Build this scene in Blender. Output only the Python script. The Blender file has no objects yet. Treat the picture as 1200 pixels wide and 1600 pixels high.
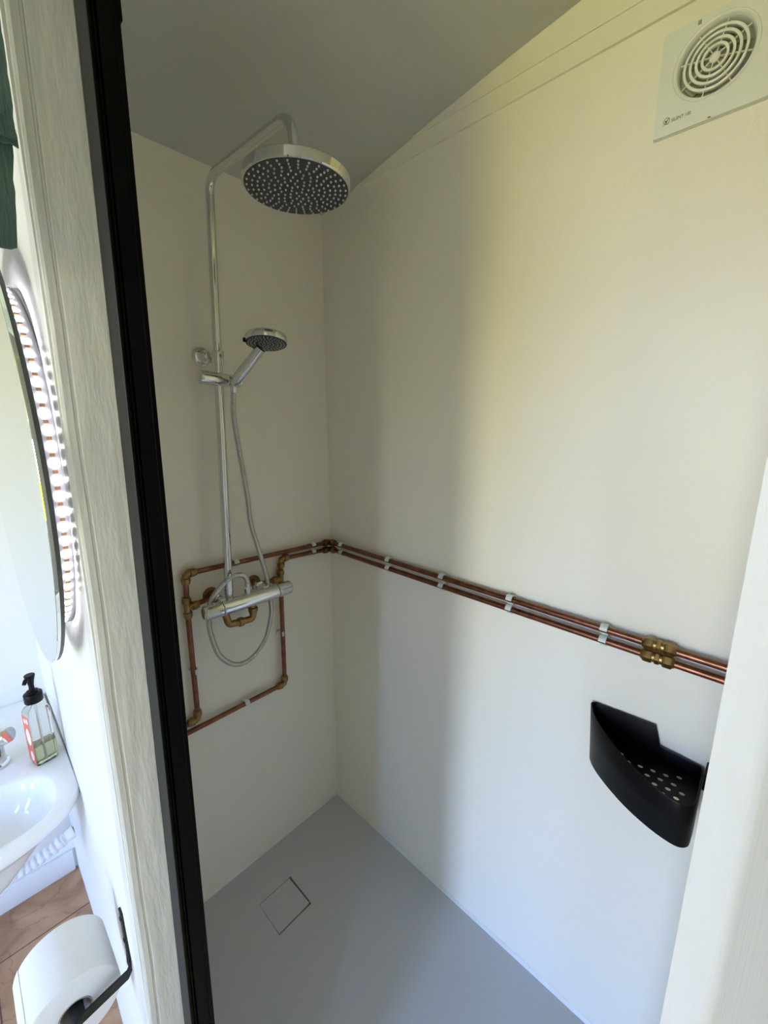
import bpy, bmesh, math, random
from mathutils import Vector, Matrix
random.seed(4)
PI = math.pi
scene = bpy.context.scene
COL = scene.collection

# ------------------------------------------------------------------ camera
cam_d = bpy.data.cameras.new('camera')
cam_d.sensor_fit = 'HORIZONTAL'; cam_d.sensor_width = 36.0
cam_d.lens = 652.0 / 1200.0 * 36.0
cam_d.clip_start = 0.01
cam = bpy.data.objects.new('camera', cam_d); COL.objects.link(cam)
rx = Vector((0.689821, -0.723980, 0.0)); dn = Vector((-0.149914, -0.142841, -0.978326)); fw = Vector((0.708289, 0.674870, -0.207069))
m = Matrix((rx, -dn, -fw)).transposed().to_4x4(); m.translation = Vector((-0.96952, -1.20649, 1.58))
cam.matrix_world = m
scene.camera = cam

# ------------------------------------------------------------------ world: bluish sky above, sunlit grass below the horizon
SKY = 40.0
w = bpy.data.worlds.new('outdoors'); scene.world = w; w.use_nodes = True
nt = w.node_tree; nt.nodes.clear()
tc = nt.nodes.new('ShaderNodeTexCoord'); sp = nt.nodes.new('ShaderNodeSeparateXYZ'); mr = nt.nodes.new('ShaderNodeMapRange')
mr.inputs['From Min'].default_value = -0.5; mr.inputs['From Max'].default_value = 0.5
rp = nt.nodes.new('ShaderNodeValToRGB'); el = rp.color_ramp.elements
stops = [(-0.45, (0.13, 0.12, 0.0)), (-0.12, (0.25, 0.235, 0.0)), (-0.03, (0.54, 0.52, 0.22)), (0.04, (0.75, 0.78, 0.90)), (0.14, (0.34, 0.54, 1.0)), (0.42, (0.18, 0.41, 1.0))]
for k, (z, c) in enumerate(stops):
    e = el[k] if k < 2 else el.new(z + 0.5)
    e.position = z + 0.5; e.color = (*c, 1)
bg = nt.nodes.new('ShaderNodeBackground'); out = nt.nodes.new('ShaderNodeOutputWorld'); bg.inputs[1].default_value = SKY
nt.links.new(tc.outputs['Generated'], sp.inputs[0]); nt.links.new(sp.outputs['Z'], mr.inputs['Value'])
nt.links.new(mr.outputs[0], rp.inputs[0]); nt.links.new(rp.outputs[0], bg.inputs[0]); nt.links.new(bg.outputs[0], out.inputs[0])

# entrance door of the hut, plus an unseen window added to fill the shade; portals only guide the sampling of the sky through them
XE = -4.4                             # entrance wall
DOOR = (-1.46, -0.96, 0.0, 1.98)     # y0, y1, z0, z1 of the doorway
FILL_WIN = (-3.3, -2.93, 1.0, 1.85)         # x0, x1, z0, z1 of the added fill window
def portal(name, loc, rot, sx, sy):
    l = bpy.data.lights.new(name, 'AREA'); l.shape = 'RECTANGLE'; l.size = sx; l.size_y = sy; l.cycles.is_portal = True
    o = bpy.data.objects.new(name, l); COL.objects.link(o); o.location = loc; o.rotation_euler = rot
for nm, (y0, y1, z0, z1) in (('door_portal', DOOR),):
    portal(nm, (XE + 0.01, (y0 + y1) / 2, (z0 + z1) / 2), (0, -PI / 2, 0), z1 - z0, y1 - y0)

portal('fill_window_portal', ((FILL_WIN[0] + FILL_WIN[1]) / 2, -1.94, (FILL_WIN[2] + FILL_WIN[3]) / 2), (PI / 2, 0, 0), FILL_WIN[1] - FILL_WIN[0], FILL_WIN[3] - FILL_WIN[2])

scene.view_settings.view_transform = 'Standard'
scene.view_settings.look = 'None'
scene.view_settings.exposure = 0.42
scene.view_settings.gamma = 1.0
scene.view_settings.use_curve_mapping = False
scene.cycles.max_bounces = 14
scene.cycles.diffuse_bounces = 8
scene.cycles.glossy_bounces = 6
scene.cycles.sample_clamp_indirect = 6.0
scene.cycles.use_denoising = True

# ------------------------------------------------------------------ materials
def mat(name, col, rough=0.5, metal=0.0, **kw):
    m = bpy.data.materials.new(name); m.use_nodes = True
    b = m.node_tree.nodes['Principled BSDF']
    b.inputs['Base Color'].default_value = (*col, 1); b.inputs['Roughness'].default_value = rough; b.inputs['Metallic'].default_value = metal
    for k, v in kw.items():
        b.inputs[k.replace('_', ' ')].default_value = v
    return m
def noise_bump(m, scale=(40, 40, 40), strength=0.15, dist=0.002, detail=4, vary=0.0, vscale=(5, 5, 5)):
    nt = m.node_tree; b = nt.nodes['Principled BSDF']
    tc = nt.nodes.new('ShaderNodeTexCoord'); mp = nt.nodes.new('ShaderNodeMapping'); mp.inputs['Scale'].default_value = scale
    n = nt.nodes.new('ShaderNodeTexNoise'); n.inputs['Scale'].default_value = 1.0; n.inputs['Detail'].default_value = detail
    bp = nt.nodes.new('ShaderNodeBump'); bp.inputs['Strength'].default_value = strength; bp.inputs['Distance'].default_value = dist
    nt.links.new(tc.outputs['Object'], mp.inputs[0]); nt.links.new(mp.outputs[0], n.inputs['Vector'])
    nt.links.new(n.outputs['Fac'], bp.inputs['Height']); nt.links.new(bp.outputs[0], b.inputs['Normal'])
    if vary:
        mp2 = nt.nodes.new('ShaderNodeMapping'); mp2.inputs['Scale'].default_value = vscale
        n2 = nt.nodes.new('ShaderNodeTexNoise'); n2.inputs['Scale'].default_value = 1.0; n2.inputs['Detail'].default_value = 5
        mxx = nt.nodes.new('ShaderNodeMix'); mxx.data_type = 'RGBA'
        c = b.inputs['Base Color'].default_value
        mxx.inputs['A'].default_value = tuple(x * (1 - vary) for x in c[:3]) + (1,)
        mxx.inputs['B'].default_value = tuple(min(1, x * (1 + vary)) for x in c[:3]) + (1,)
        r = nt.nodes.new('ShaderNodeMapRange'); r.inputs['From Min'].default_value = 0.3; r.inputs['From Max'].default_value = 0.7
        nt.links.new(tc.outputs['Object'], mp2.inputs[0]); nt.links.new(mp2.outputs[0], n2.inputs['Vector'])
        nt.links.new(n2.outputs['Fac'], r.inputs['Value']); nt.links.new(r.outputs[0], mxx.inputs['Factor']); nt.links.new(mxx.outputs['Result'], b.inputs['Base Color'])
    return m
M = {}
M['wall'] = noise_bump(mat('painted_plywood', (0.86, 0.82, 0.725), 0.38), (30, 30, 4), 0.30, 0.0025, 6, 0.015, (2, 2, 0.8))
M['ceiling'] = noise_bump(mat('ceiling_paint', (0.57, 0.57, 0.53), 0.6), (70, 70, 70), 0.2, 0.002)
M['timber'] = noise_bump(mat('painted_timber', (0.68, 0.68, 0.66), 0.42), (62, 62, 13), 0.6, 0.0036, 9, 0.015, (6, 6, 2))
M['jamb'] = noise_bump(mat('painted_jamb', (0.60, 0.60, 0.625), 0.45), (380, 380, 14), 0.35, 0.0014, 6, 0.02, (20, 20, 4))
M['white_wall'] = noise_bump(mat('white_wall_paint', (0.79, 0.79, 0.775), 0.5), (12, 12, 5), 0.25, 0.004)
M['panelling'] = noise_bump(mat('pale_panelling', (0.82, 0.77, 0.68), 0.5), (12, 12, 5), 0.25, 0.004)
M['trim'] = noise_bump(mat('trim_paint', (0.84, 0.80, 0.705), 0.45), (50, 50, 50), 0.1, 0.001)
M['tray'] = noise_bump(mat('grey_stone_resin', (0.53, 0.535, 0.54), 0.5), (260, 260, 260), 0.15, 0.001)
M['sealant'] = mat('sealant', (0.72, 0.72, 0.70), 0.4)
M['gap'] = mat('drain_shadow', (0.03, 0.03, 0.03), 0.7)
M['chrome'] = mat('chrome', (0.72, 0.73, 0.74), 0.07, 1.0)
M['chrome_soft'] = mat('chrome_hose', (0.60, 0.61, 0.62), 0.22, 1.0)
M['spray'] = mat('dark_grey_rubber_face', (0.045, 0.05, 0.06), 0.45)
M['nozzle'] = mat('pale_silicone', (0.62, 0.65, 0.68), 0.4)
M['copper'] = noise_bump(mat('copper', (0.23, 0.095, 0.06), 0.32, 1.0), (60, 60, 60), 0.1, 0.001, 4, 0.28, (45, 45, 45))
M['brass'] = noise_bump(mat('brass', (0.30, 0.19, 0.075), 0.33, 1.0), (60, 60, 60), 0.15, 0.001, 4, 0.25, (60, 60, 60))
M['brass_dark'] = noise_bump(mat('brown_brass', (0.20, 0.11, 0.055), 0.38, 1.0), (60, 60, 60), 0.15, 0.001, 4, 0.2, (60, 60, 60))
M['clip'] = mat('pale_plastic_clip', (0.66, 0.71, 0.68), 0.4)
M['black'] = mat('black_plastic', (0.004, 0.004, 0.005), 0.38, 0, Specular_IOR_Level=0.16)
M['black_metal'] = mat('black_powder_coat', (0.014, 0.0145, 0.016), 0.45, 0, Specular_IOR_Level=0.22)
M['black_gloss'] = mat('black_anodised', (0.003, 0.003, 0.0035), 0.45, 0, Specular_IOR_Level=0.05)
M['anthracite'] = mat('anthracite_side', (0.030, 0.031, 0.029), 0.5, 0, Specular_IOR_Level=0.25)  # lighter grey than the profile front, used on its left face only
M['plastic'] = mat('white_plastic', (0.80, 0.82, 0.79), 0.22)
M['fan_dark'] = mat('fan_inside', (0.30, 0.30, 0.27), 0.5)
M['ink'] = mat('dark_print', (0.04, 0.04, 0.04), 0.5)
M['ceramic'] = mat('white_ceramic', (0.86, 0.86, 0.87), 0.08)
M['mirror'] = mat('mirror_silver', (0.80, 0.87, 0.87), 0.02, 1.0)
M['mirror_edge'] = mat('mirror_back', (0.06, 0.07, 0.07), 0.4)
M['strip'] = mat('led_tape', (0.80, 0.78, 0.86), 0.35)
M['resistor'] = mat('led_resistor', (0.55, 0.30, 0.16), 0.5)
M['led'] = mat('led_chip', (1, 1, 1), 0.4, 0, Emission_Color=(0.95, 0.95, 1.0, 1), Emission_Strength=30.0)
M['paper'] = noise_bump(mat('tissue_paper', (0.74, 0.725, 0.71), 0.9), (90, 160, 90), 0.25, 0.002)
M['card'] = mat('grey_card', (0.42, 0.38, 0.34), 0.9)
M['hose_white'] = mat('white_waste_hose', (0.85, 0.86, 0.88), 0.35)
M['label_red'] = mat('red_label', (0.75, 0.13, 0.09), 0.4)
M['label_white'] = mat('white_label', (0.85, 0.86, 0.9), 0.4)
M['glass'] = mat('clear_plastic', (0.96, 0.98, 0.97), 0.03, 0, Transmission_Weight=1.0, IOR=1.2)
M['soap'] = mat('pale_yellow_soap', (0.72, 0.72, 0.48), 0.05, 0, Transmission_Weight=0.85, IOR=1.33)
M['cloth'] = noise_bump(mat('green_woven_cloth', (0.065, 0.115, 0.105), 0.9), (220, 220, 35), 0.6, 0.003, 4, 0.35, (18, 18, 5))
def tile_material():
    m = mat('brown_marble_tile', (0.4, 0.25, 0.18), 0.35); nt = m.node_tree; b = nt.nodes['Principled BSDF']
    tc = nt.nodes.new('ShaderNodeTexCoord')
    n1 = nt.nodes.new('ShaderNodeTexNoise'); n1.inputs['Scale'].default_value = 5; n1.inputs['Detail'].default_value = 8; n1.inputs['Distortion'].default_value = 1.2
    r1 = nt.nodes.new('ShaderNodeValToRGB')
    e = r1.color_ramp.elements; e[0].position = 0.3; e[0].color = (0.26, 0.13, 0.055, 1); e[1].position = 0.75; e[1].color = (0.52, 0.32, 0.175, 1)
    k = e.new(0.5); k.color = (0.41, 0.225, 0.115, 1)
    v = nt.nodes.new('ShaderNodeTexNoise'); v.inputs['Scale'].default_value = 2.6; v.inputs['Detail'].default_value = 6; v.inputs['Distortion'].default_value = 2.0
    sb = nt.nodes.new('ShaderNodeMath'); sb.operation = 'SUBTRACT'; sb.inputs[1].default_value = 0.5
    ab = nt.nodes.new('ShaderNodeMath'); ab.operation = 'ABSOLUTE'
    mr = nt.nodes.new('ShaderNodeMapRange'); mr.inputs['From Max'].default_value = 0.012; mr.inputs['To Min'].default_value = 0.4; mr.inputs['To Max'].default_value = 0.0
    vein = nt.nodes.new('ShaderNodeMix'); vein.data_type = 'RGBA'; vein.inputs['B'].default_value = (0.12, 0.05, 0.03, 1)
    mp = nt.nodes.new('ShaderNodeMapping'); mp.inputs['Location'].default_value = (0.10, 0.055, 0)
    br = nt.nodes.new('ShaderNodeTexBrick'); br.offset = 0; br.inputs['Scale'].default_value = 1; br.inputs['Brick Width'].default_value = 0.33; br.inputs['Row Height'].default_value = 0.33
    br.inputs['Mortar Size'].default_value = 0.002; br.inputs['Color1'].default_value = (1, 1, 1, 1); br.inputs['Color2'].default_value = (1, 1, 1, 1); br.inputs['Mortar'].default_value = (0.28, 0.22, 0.2, 1)
    mul = nt.nodes.new('ShaderNodeMix'); mul.data_type = 'RGBA'; mul.blend_type = 'MULTIPLY'; mul.inputs['Factor'].default_value = 1
    L = nt.links.new
    L(tc.outputs['Object'], n1.inputs['Vector']); L(n1.outputs['Fac'], r1.inputs[0]); L(tc.outputs['Object'], v.inputs['Vector'])
    L(v.outputs['Fac'], sb.inputs[0]); L(sb.outputs[0], ab.inputs[0]); L(ab.outputs[0], mr.inputs['Value']); L(mr.outputs[0], vein.inputs['Factor'])
    L(r1.outputs[0], vein.inputs['A']); L(tc.outputs['Object'], mp.inputs[0]); L(mp.outputs[0], br.inputs['Vector'])
    L(vein.outputs['Result'], mul.inputs['A']); L(br.outputs['Color'], mul.inputs['B']); L(mul.outputs['Result'], b.inputs['Base Color'])
    return m
M['tile'] = tile_material()

# ------------------------------------------------------------------ mesh helpers (all coordinates are world metres)
def origin_of(o):
    v = Vector((0, 0, 0))
    while o is not None:
        v += o.location; o = o.parent
    return v
def obj(name, bm, material, parent=None, loc=None, sharp=38):
    me = bpy.data.meshes.new(name)
    bmesh.ops.recalc_face_normals(bm, faces=bm.faces[:])
    base = origin_of(parent) if parent else (Vector(loc) if loc else Vector((0, 0, 0)))
    off = base
    lim = math.radians(sharp)
    for f in bm.faces: f.smooth = True
    for e in bm.edges:
        if len(e.link_faces) == 2 and e.calc_face_angle(0) > lim: e.smooth = False
    for v in bm.verts: v.co -= off
    bm.to_mesh(me); bm.free()
    me.materials.append(material)
    o = bpy.data.objects.new(name, me); COL.objects.link(o)
    if parent: o.parent = parent
    else: o.location = base
    return o
def thing(name, label, cat, loc, group=None):
    o = bpy.data.objects.new(name, None); COL.objects.link(o); o.location = loc
    o.empty_display_size = 0.05
    o['label'] = label; o['category'] = cat
    if group: o['group'] = group
    return o
def tag(o, label, cat, group=None):
    o['label'] = label; o['category'] = cat
    if group: o['group'] = group
    return o
def struct(name, bm, material, parent=None, sharp=38):
    o = obj(name, bm, material, parent, sharp=sharp); o['kind'] = 'structure'; return o
def new(): return bmesh.new()
def box(bm, x0, x1, y0, y1, z0, z1, bevel=0.0, seg=2):
    vs = [bm.verts.new((x, y, z)) for x in (x0, x1) for y in (y0, y1) for z in (z0, z1)]
    fs = [(0, 1, 3, 2), (4, 6, 7, 5), (0, 4, 5, 1), (2, 3, 7, 6), (0, 2, 6, 4), (1, 5, 7, 3)]
    F = [bm.faces.new([vs[i] for i in f]) for f in fs]
    if bevel:
        es = list({e for f in F for e in f.edges})
        bmesh.ops.bevel(bm, geom=es, offset=bevel, segments=seg, profile=0.5, affect='EDGES')
    return bm
def loft(bm, rings, cap0=True, cap1=True, closed=True):
    R = [[bm.verts.new(p) for p in r] for r in rings]
    n = len(R[0])
    for a, b in zip(R, R[1:]):
        for i in range(n if closed else n - 1):
            j = (i + 1) % n
            bm.faces.new((a[i], a[j], b[j], b[i]))
    if cap0: bm.faces.new(R[0][::-1])
    if cap1: bm.faces.new(R[-1])
    return R
def prism(bm, poly, z0, z1, top=None):
    top = top or poly
    return loft(bm, [[(x, y, z0) for x, y in poly], [(x, y, z1) for x, y in top]])
def frame_for(d):
    d = d.normalized(); a = Vector((0, 0, 1)) if abs(d.z) < 0.9 else Vector((1, 0, 0))
    u = d.cross(a).normalized(); return u, d.cross(u).normalized()
def tube(bm, pts, r, n=16, cap=True):
    P = [Vector(p) for p in pts]; rs = r if isinstance(r, (list, tuple)) else [r] * len(P)
    T = []
    for i in range(len(P)):
        a = P[max(0, i - 1)]; b = P[min(len(P) - 1, i + 1)]; T.append((b - a).normalized())
    u, v = frame_for(T[0]); rings = []
    for i in range(len(P)):
        if i:
            q = T[i - 1].rotation_difference(T[i]); u = q @ u; v = q @ v
        rings.append([P[i] + rs[i] * (math.cos(2 * PI * k / n) * u + math.sin(2 * PI * k / n) * v) for k in range(n)])
    loft(bm, rings, cap, cap); return bm
def fillet(pts, rad, seg=8):
    P = [Vector(p) for p in pts]; out = [P[0]]
    for a, b, c in zip(P, P[1:], P[2:]):
        d0 = (a - b).normalized(); d1 = (c - b).normalized(); ang = d0.angle(d1)
        t = min(rad / math.tan(ang / 2), (a - b).length * 0.49, (c - b).length * 0.49)
        p0 = b + d0 * t; p1 = b + d1 * t
        for k in range(seg + 1):
            s = k / seg; out.append((1 - s) ** 2 * p0 + 2 * s * (1 - s) * b + s * s * p1)
    out.append(P[-1]); return out
def spline(pts, step=0.004):
    P = [Vector(p) for p in pts]; P = [2 * P[0] - P[1]] + P + [2 * P[-1] - P[-2]]; fine = []
    for i in range(1, len(P) - 2):
        p0, p1, p2, p3 = P[i - 1:i + 3]
        for k in range(40):
            t = k / 40
            fine.append(0.5 * ((2 * p1) + (-p0 + p2) * t + (2 * p0 - 5 * p1 + 4 * p2 - p3) * t * t + (-p0 + 3 * p1 - 3 * p2 + p3) * t ** 3))
    fine.append(P[-2]); out = [fine[0]]; acc = 0
    for a, b in zip(fine, fine[1:]):
        d = (b - a).length
        while acc + d >= step:
            s = (step - acc) / d; a = a + (b - a) * s; out.append(a); d = (b - a).length; acc = 0
        acc += d
    out.append(fine[-1]); return out
def lathe(bm, o, axis, prof, n=32, cap=True):
    o = Vector(o); d = Vector(axis).normalized(); u, v = frame_for(d)
    rings = [[o + d * s + max(r, 1e-5) * (math.cos(2 * PI * k / n) * u + math.sin(2 * PI * k / n) * v) for k in range(n)] for s, r in prof]
    loft(bm, rings, cap, cap); return bm
def hexnut(bm, o, axis, half, r, n=6):
    return lathe(bm, o, axis, [(-half, r * 0.9), (-half * 0.75, r), (half * 0.75, r), (half, r * 0.9)], n)
def flat_curve(splines, depth):
    """2D outlines (first one outer, others holes) -> bmesh plate in the xy plane, z from -depth to depth"""
    cu = bpy.data.curves.new('plate', 'CURVE'); cu.dimensions = '2D'; cu.fill_mode = 'BOTH'; cu.extrude = depth
    for pts in splines:
        s = cu.splines.new('POLY'); s.points.add(len(pts) - 1)
        for p, q in zip(s.points, pts): p.co = (q[0], q[1], 0, 1)
        s.use_cyclic_u = True
    return curve_bm(cu)
def curve_bm(cu):
    o = bpy.data.objects.new('plate', cu); COL.objects.link(o)
    dg = bpy.context.evaluated_depsgraph_get(); me = bpy.data.meshes.new_from_object(o.evaluated_get(dg))
    bm = new(); bm.from_mesh(me)
    bpy.data.objects.remove(o); bpy.data.curves.remove(cu); bpy.data.meshes.remove(me)
    bmesh.ops.remove_doubles(bm, verts=bm.verts[:], dist=1e-6)
    return bm
def text_bm(body, size, depth=0.0001):
    cu = bpy.data.curves.new('lettering', 'FONT'); cu.body = body; cu.size = size; cu.extrude = depth; return curve_bm(cu)
def place(bm, o, xa, ya):
    xa = Vector(xa).normalized(); ya = Vector(ya).normalized(); za = xa.cross(ya)
    mm = Matrix((xa, ya, za)).transposed().to_4x4(); mm.translation = Vector(o)
    bmesh.ops.transform(bm, matrix=mm, verts=bm.verts[:]); return bm
def circ(cx, cy, r, n=32): return [(cx + r * math.cos(2 * PI * k / n), cy + r * math.sin(2 * PI * k / n)) for k in range(n)]

# ------------------------------------------------------------------ the room
CEIL = [(0.50, 2.06), (0.25, 2.160), (0.0, 2.245), (-0.08, 2.254), (-0.158, 2.265), (-0.283, 2.288), (-0.459, 2.317), (-0.662, 2.346), (-0.814, 2.364), (-1.0, 2.382), (-1.25, 2.395), (-2.0, 2.39)]
def ceil_z(y):
    for (a, za), (b, zb) in zip(CEIL, CEIL[1:]):
        if b <= y <= a: return za + (zb - za) * (y - a) / (b - a)
    return CEIL[-1][1]
bm = new()
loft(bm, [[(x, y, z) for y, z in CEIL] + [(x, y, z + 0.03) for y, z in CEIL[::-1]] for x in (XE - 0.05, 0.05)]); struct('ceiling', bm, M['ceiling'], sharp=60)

def wall_poly_x(bm, x0, x1, y0, y1, zlow=0.0, inset=0.0):
    ys = [y1] + [y for y, z in CEIL if y0 < y < y1] + [y0]
    poly = [(y, ceil_z(y) - inset) for y in ys] + [(y0, zlow), (y1, zlow)]
    loft(bm, [[(x, y, z) for y, z in poly] for x in (x0, x1)]); return bm
poly = [(0.03, ceil_z(0.03))] + [(y, z) for y, z in CEIL if -1.25 < y < 0.03] + [(-1.25, ceil_z(-1.25)), (-1.25, 0.0), (0.03, 0.0)]
bm = flat_curve([[(-y, z) for y, z in poly], circ(1.0325, 2.1635, 0.0505, 64)], 0.02)      # hole for the fan's duct
struct('wall_right', place(bm, (0.02, 0, 0), (0, -1, 0), (0, 0, 1)), M['wall'])
struct('wall_back', box(new(), -0.82, 0.0, 0.0, 0.03, 0.0, 2.245), M['wall'])
# cover boards along the top of the right wall
def cover(z0, x0, x1, name):
    yb = next(y / 1000 for y in range(0, -1300, -2) if ceil_z(y / 1000) > z0 + 0.003)
    bm = new(); ys = [yb] + [y for y, z in CEIL if -1.2 < y < yb] + [-1.2]
    poly = [(y, ceil_z(y) - 0.0005) for y in ys] + [(-1.2, z0), (yb, z0)]
    loft(bm, [[(x, y, z) for y, z in poly] for x in (x0, x1)]); struct(name, bm, M['trim'])
cover(2.263, -0.006, 0.0, 'trim_1'); cover(2.303, -0.009, -0.006, 'trim_2')

# bowed partition between shower and washroom, its painted end post
def part_x(y, z):
    t = (0.45 - y) / 1.14; return -0.853 - (0.0455 - 0.0085 * z) * t * t
bm = new(); NY, NZ = 16, 8; grid = []
for i in range(NY + 1):
    y = 0.45 - (1.138) * i / NY; zt = ceil_z(y) + 0.005
    grid.append([bm.verts.new((part_x(y, zt * k / NZ), y, zt * k / NZ)) for k in range(NZ + 1)])
back = []
for i in range(NY + 1):
    y = 0.45 - 1.138 * i / NY; zt = ceil_z(y) + 0.005
    back.append([bm.verts.new((-0.818, y, zt * k / NZ)) for k in range(NZ + 1)])
for i in range(NY):
    for k in range(NZ):
        bm.faces.new((grid[i][k], grid[i + 1][k], grid[i + 1][k + 1], grid[i][k + 1]))
        bm.faces.new((back[i][k], back[i][k + 1], back[i + 1][k + 1], back[i + 1][k]))
    bm.faces.new((grid[i][0], back[i][0], back[i + 1][0], grid[i + 1][0])); bm.faces.new((grid[i][NZ], grid[i + 1][NZ], back[i + 1][NZ], back[i][NZ]))
for k in range(NZ):
    bm.faces.new((grid[0][k], grid[0][k + 1], back[0][k + 1], back[0][k])); bm.faces.new((grid[NY][k], back[NY][k], back[NY][k + 1], grid[NY][k + 1]))
struct('wall_left', bm, M['white_wall'], sharp=50)
def post_poly(xl, xr):
    y = -0.69
    return [(xl, y + 0.004), (xl + 0.002, y + 0.0012), (xl + 0.0045, y), (xl + 0.0105, y), (xl + 0.0125, y + 0.003), (xl + 0.0145, y), (xr - 0.001, y), (xr, y + 0.001), (xr, y + 0.03), (xl, y + 0.03)]
bm = new(); rings = []
for k in range(25):
    z = 2.35 * k / 24; j = 0.0006 * math.sin(k * 2.3) + 0.0004 * math.sin(k * 5.1)
    rings.append([(x + (j if i < 6 else 0), y, z) for i, (x, y) in enumerate(post_poly(-0.9005 + 0.0101 * z, -0.8625 + 0.0176 * z))])
loft(bm, rings); struct('trim_3', bm, M['timber'], sharp=25)
# the other jamb: rounded timber beside the camera, and the short wall behind it
jp = [(-0.80, -1.2025), (-0.80, -1.2125), (-0.7992, -1.2150), (-0.7974, -1.2168), (-0.7942, -1.2181), (-0.73, -1.2430), (-0.73, -1.30), (-0.70, -1.30), (-0.70, -1.2025)]
bm = new(); prism(bm, jp, 0.0, 2.395, [(x, y - 0.0006) for x, y in jp]); struct('trim_4', bm, M['jamb'], sharp=50)
struct('wall_front', box(new(), -0.70, 0.0, -1.26, -1.204, 0.0, 2.38), M['wall'])
struct('wall_partition', box(new(), -0.748, -0.702, -1.95, -1.30, 0.0, 2.39), M['white_wall'])
# the washroom and the rest of the hut
struct('wall_washroom', box(new(), XE, -0.82, 0.45, 0.49, 0.0, 2.10), M['white_wall'])
struct('floor', box(new(), XE, -0.832, -1.95, 0.45, -0.04, 0.0), M['tile'])
bm = new(); a, b = XE - 0.05, XE
box(bm, a, b, DOOR[1], 0.45, 0.0, 2.09); box(bm, a, b, DOOR[0], DOOR[1], DOOR[3], 2.38); box(bm, a, b, -1.95, DOOR[0], 0.0, 2.38)
struct('wall_entrance', bm, M['panelling'])
bm = new(); a, b = -2.0, -1.95
box(bm, XE - 0.05, FILL_WIN[0], a, b, 0.0, 2.385); box(bm, FILL_WIN[1], -0.70, a, b, 0.0, 2.385); box(bm, FILL_WIN[0], FILL_WIN[1], a, b, 0.0, FILL_WIN[2]); box(bm, FILL_WIN[0], FILL_WIN[1], a, b, FILL_WIN[3], 2.385)  # boxes leave a gap for the added fill window
struct('wall_side', bm, M['panelling'])
struct('baseboard_washroom', box(new(), XE + 0.01, -0.862, 0.438, 0.45, 0.0, 0.085, 0.003), M['white_wall'])

# ------------------------------------------------------------------ shower tray, drain
tray = thing('shower_tray', 'flat grey shower tray filling the floor of the cubicle', 'shower tray', (-0.416, -0.6, 0))
hx0, hx1, hy0, hy1 = -0.4645, -0.3400, -0.2695, -0.1460
bm = new()
xs = [-0.832, hx0, hx1, 0.0]; ys = [-1.203, hy0, hy1, 0.0]
for i in range(3):
    for j in range(3):
        if i == 1 and j == 1: continue
        bm.faces.new([bm.verts.new((x, y, 0)) for x, y in ((xs[i], ys[j]), (xs[i + 1], ys[j]), (xs[i + 1], ys[j + 1]), (xs[i], ys[j + 1]))])
bmesh.ops.remove_doubles(bm, verts=bm.verts[:], dist=1e-5)
r = bmesh.ops.extrude_face_region(bm, geom=bm.faces[:])
for v in [g for g in r['geom'] if isinstance(g, bmesh.types.BMVert)]: v.co.z = -0.04
obj('tray_slab', bm, M['tray'], tray)
obj('drain_well', box(new(), hx0, hx1, hy0, hy1, -0.039, -0.012), M['gap'], tray)
bm = new()
cv = [(hx0 + 0.0012, hy1 - 0.0015, -0.0006), (hx1 - 0.0062, hy1 - 0.0014, -0.0012), (hx1 - 0.0052, hy0 + 0.0066, 0.0010), (hx0 + 0.0015, hy0 + 0.0036, 0.0002)]
loft(bm, [[(x, y, z - 0.010) for x, y, z in cv], cv]); obj('drain_cover', bm, M['tray'], tray)
bm = new(); loft(bm, [[(x, -0.0005, 0.0), (x, -0.006, 0.0), (x, -0.0005, 0.007)] for x in (-0.80, -0.001)]); struct('trim_5', bm, M['sealant'])
bm = new(); loft(bm, [[(-0.0005, y, 0.0), (-0.007, y, 0.0), (-0.0005, y, 0.009)] for y in (-1.2, -0.001)]); struct('trim_6', bm, M['sealant'])

# ------------------------------------------------------------------ black door profile on the post
fr = thing('shower_door_frame', 'tall black grooved metal door profile fixed to the painted timber post', 'door frame', (-0.84, -0.70, 0))
yb, yf = -0.6905, -0.712
def prof(xl, xr):
    u = lambda t: xl + (xr - xl) * t
    return [(u(.025), yb), (u(.025), yf + 0.0002), (u(.10), yf), (u(.115), yf + 0.003), (u(.17), yf + 0.003), (u(.185), yf), (u(.22), yf), (u(.235), yf + 0.006), (u(.29), yf + 0.006), (u(.305), yf - 0.0003),
            (u(.78), yf - 0.0003), (u(.80), yf - 0.002), (u(.86), yf - 0.002), (u(.88), yf), (u(.88), yb)]
xl = lambda z: -0.8613 + 0.0183 * z; xr = lambda z: -0.8262 + 0.0146 * z
bm = new(); prism(bm, prof(xl(0.005), xr(0.005)), 0.005, 1.99, prof(xl(1.99), xr(1.99))); obj('wall_profile', bm, M['black_gloss'], fr, sharp=20)
def side(z):
    a = xl(z); b = a + (xr(z) - a) * 0.024
    return [(a - 0.0028, yb), (a, yf + 0.0008), (a + 0.0004, yf + 0.0002), (b, yf + 0.0002), (b, yb)]
bm = new(); prism(bm, side(0.005), 0.005, 1.99, side(1.99)); o = obj('side_face', bm, M['anthracite'], fr, sharp=20); o['label'] = 'dark grey side face'
def flange(z):
    a = xl(z) + (xr(z) - xl(z)) * 0.885; b = xr(z)
    return [(a, -0.6905), (a, -0.7105), (b - 0.001, -0.7105), (b, -0.7095), (b, -0.6905)]
bm = new(); prism(bm, flange(0.005), 0.005, 1.955, flange(1.955)); obj('seal_strip', bm, M['black_gloss'], fr)
z0 = 1.950; a, b = xl(z0), xr(z0)
bm = new(); box(bm, a - 0.0032, a + 0.004, -0.7155, -0.691, z0, 1.992, 0.0012); obj('end_cap', bm, M['black_metal'], fr)
bm = new(); box(bm, b - 0.0035, b + 0.0012, -0.7125, -0.6908, 1.94, 1.957, 0.001); obj('end_cap', bm, M['black_gloss'], fr)

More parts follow.
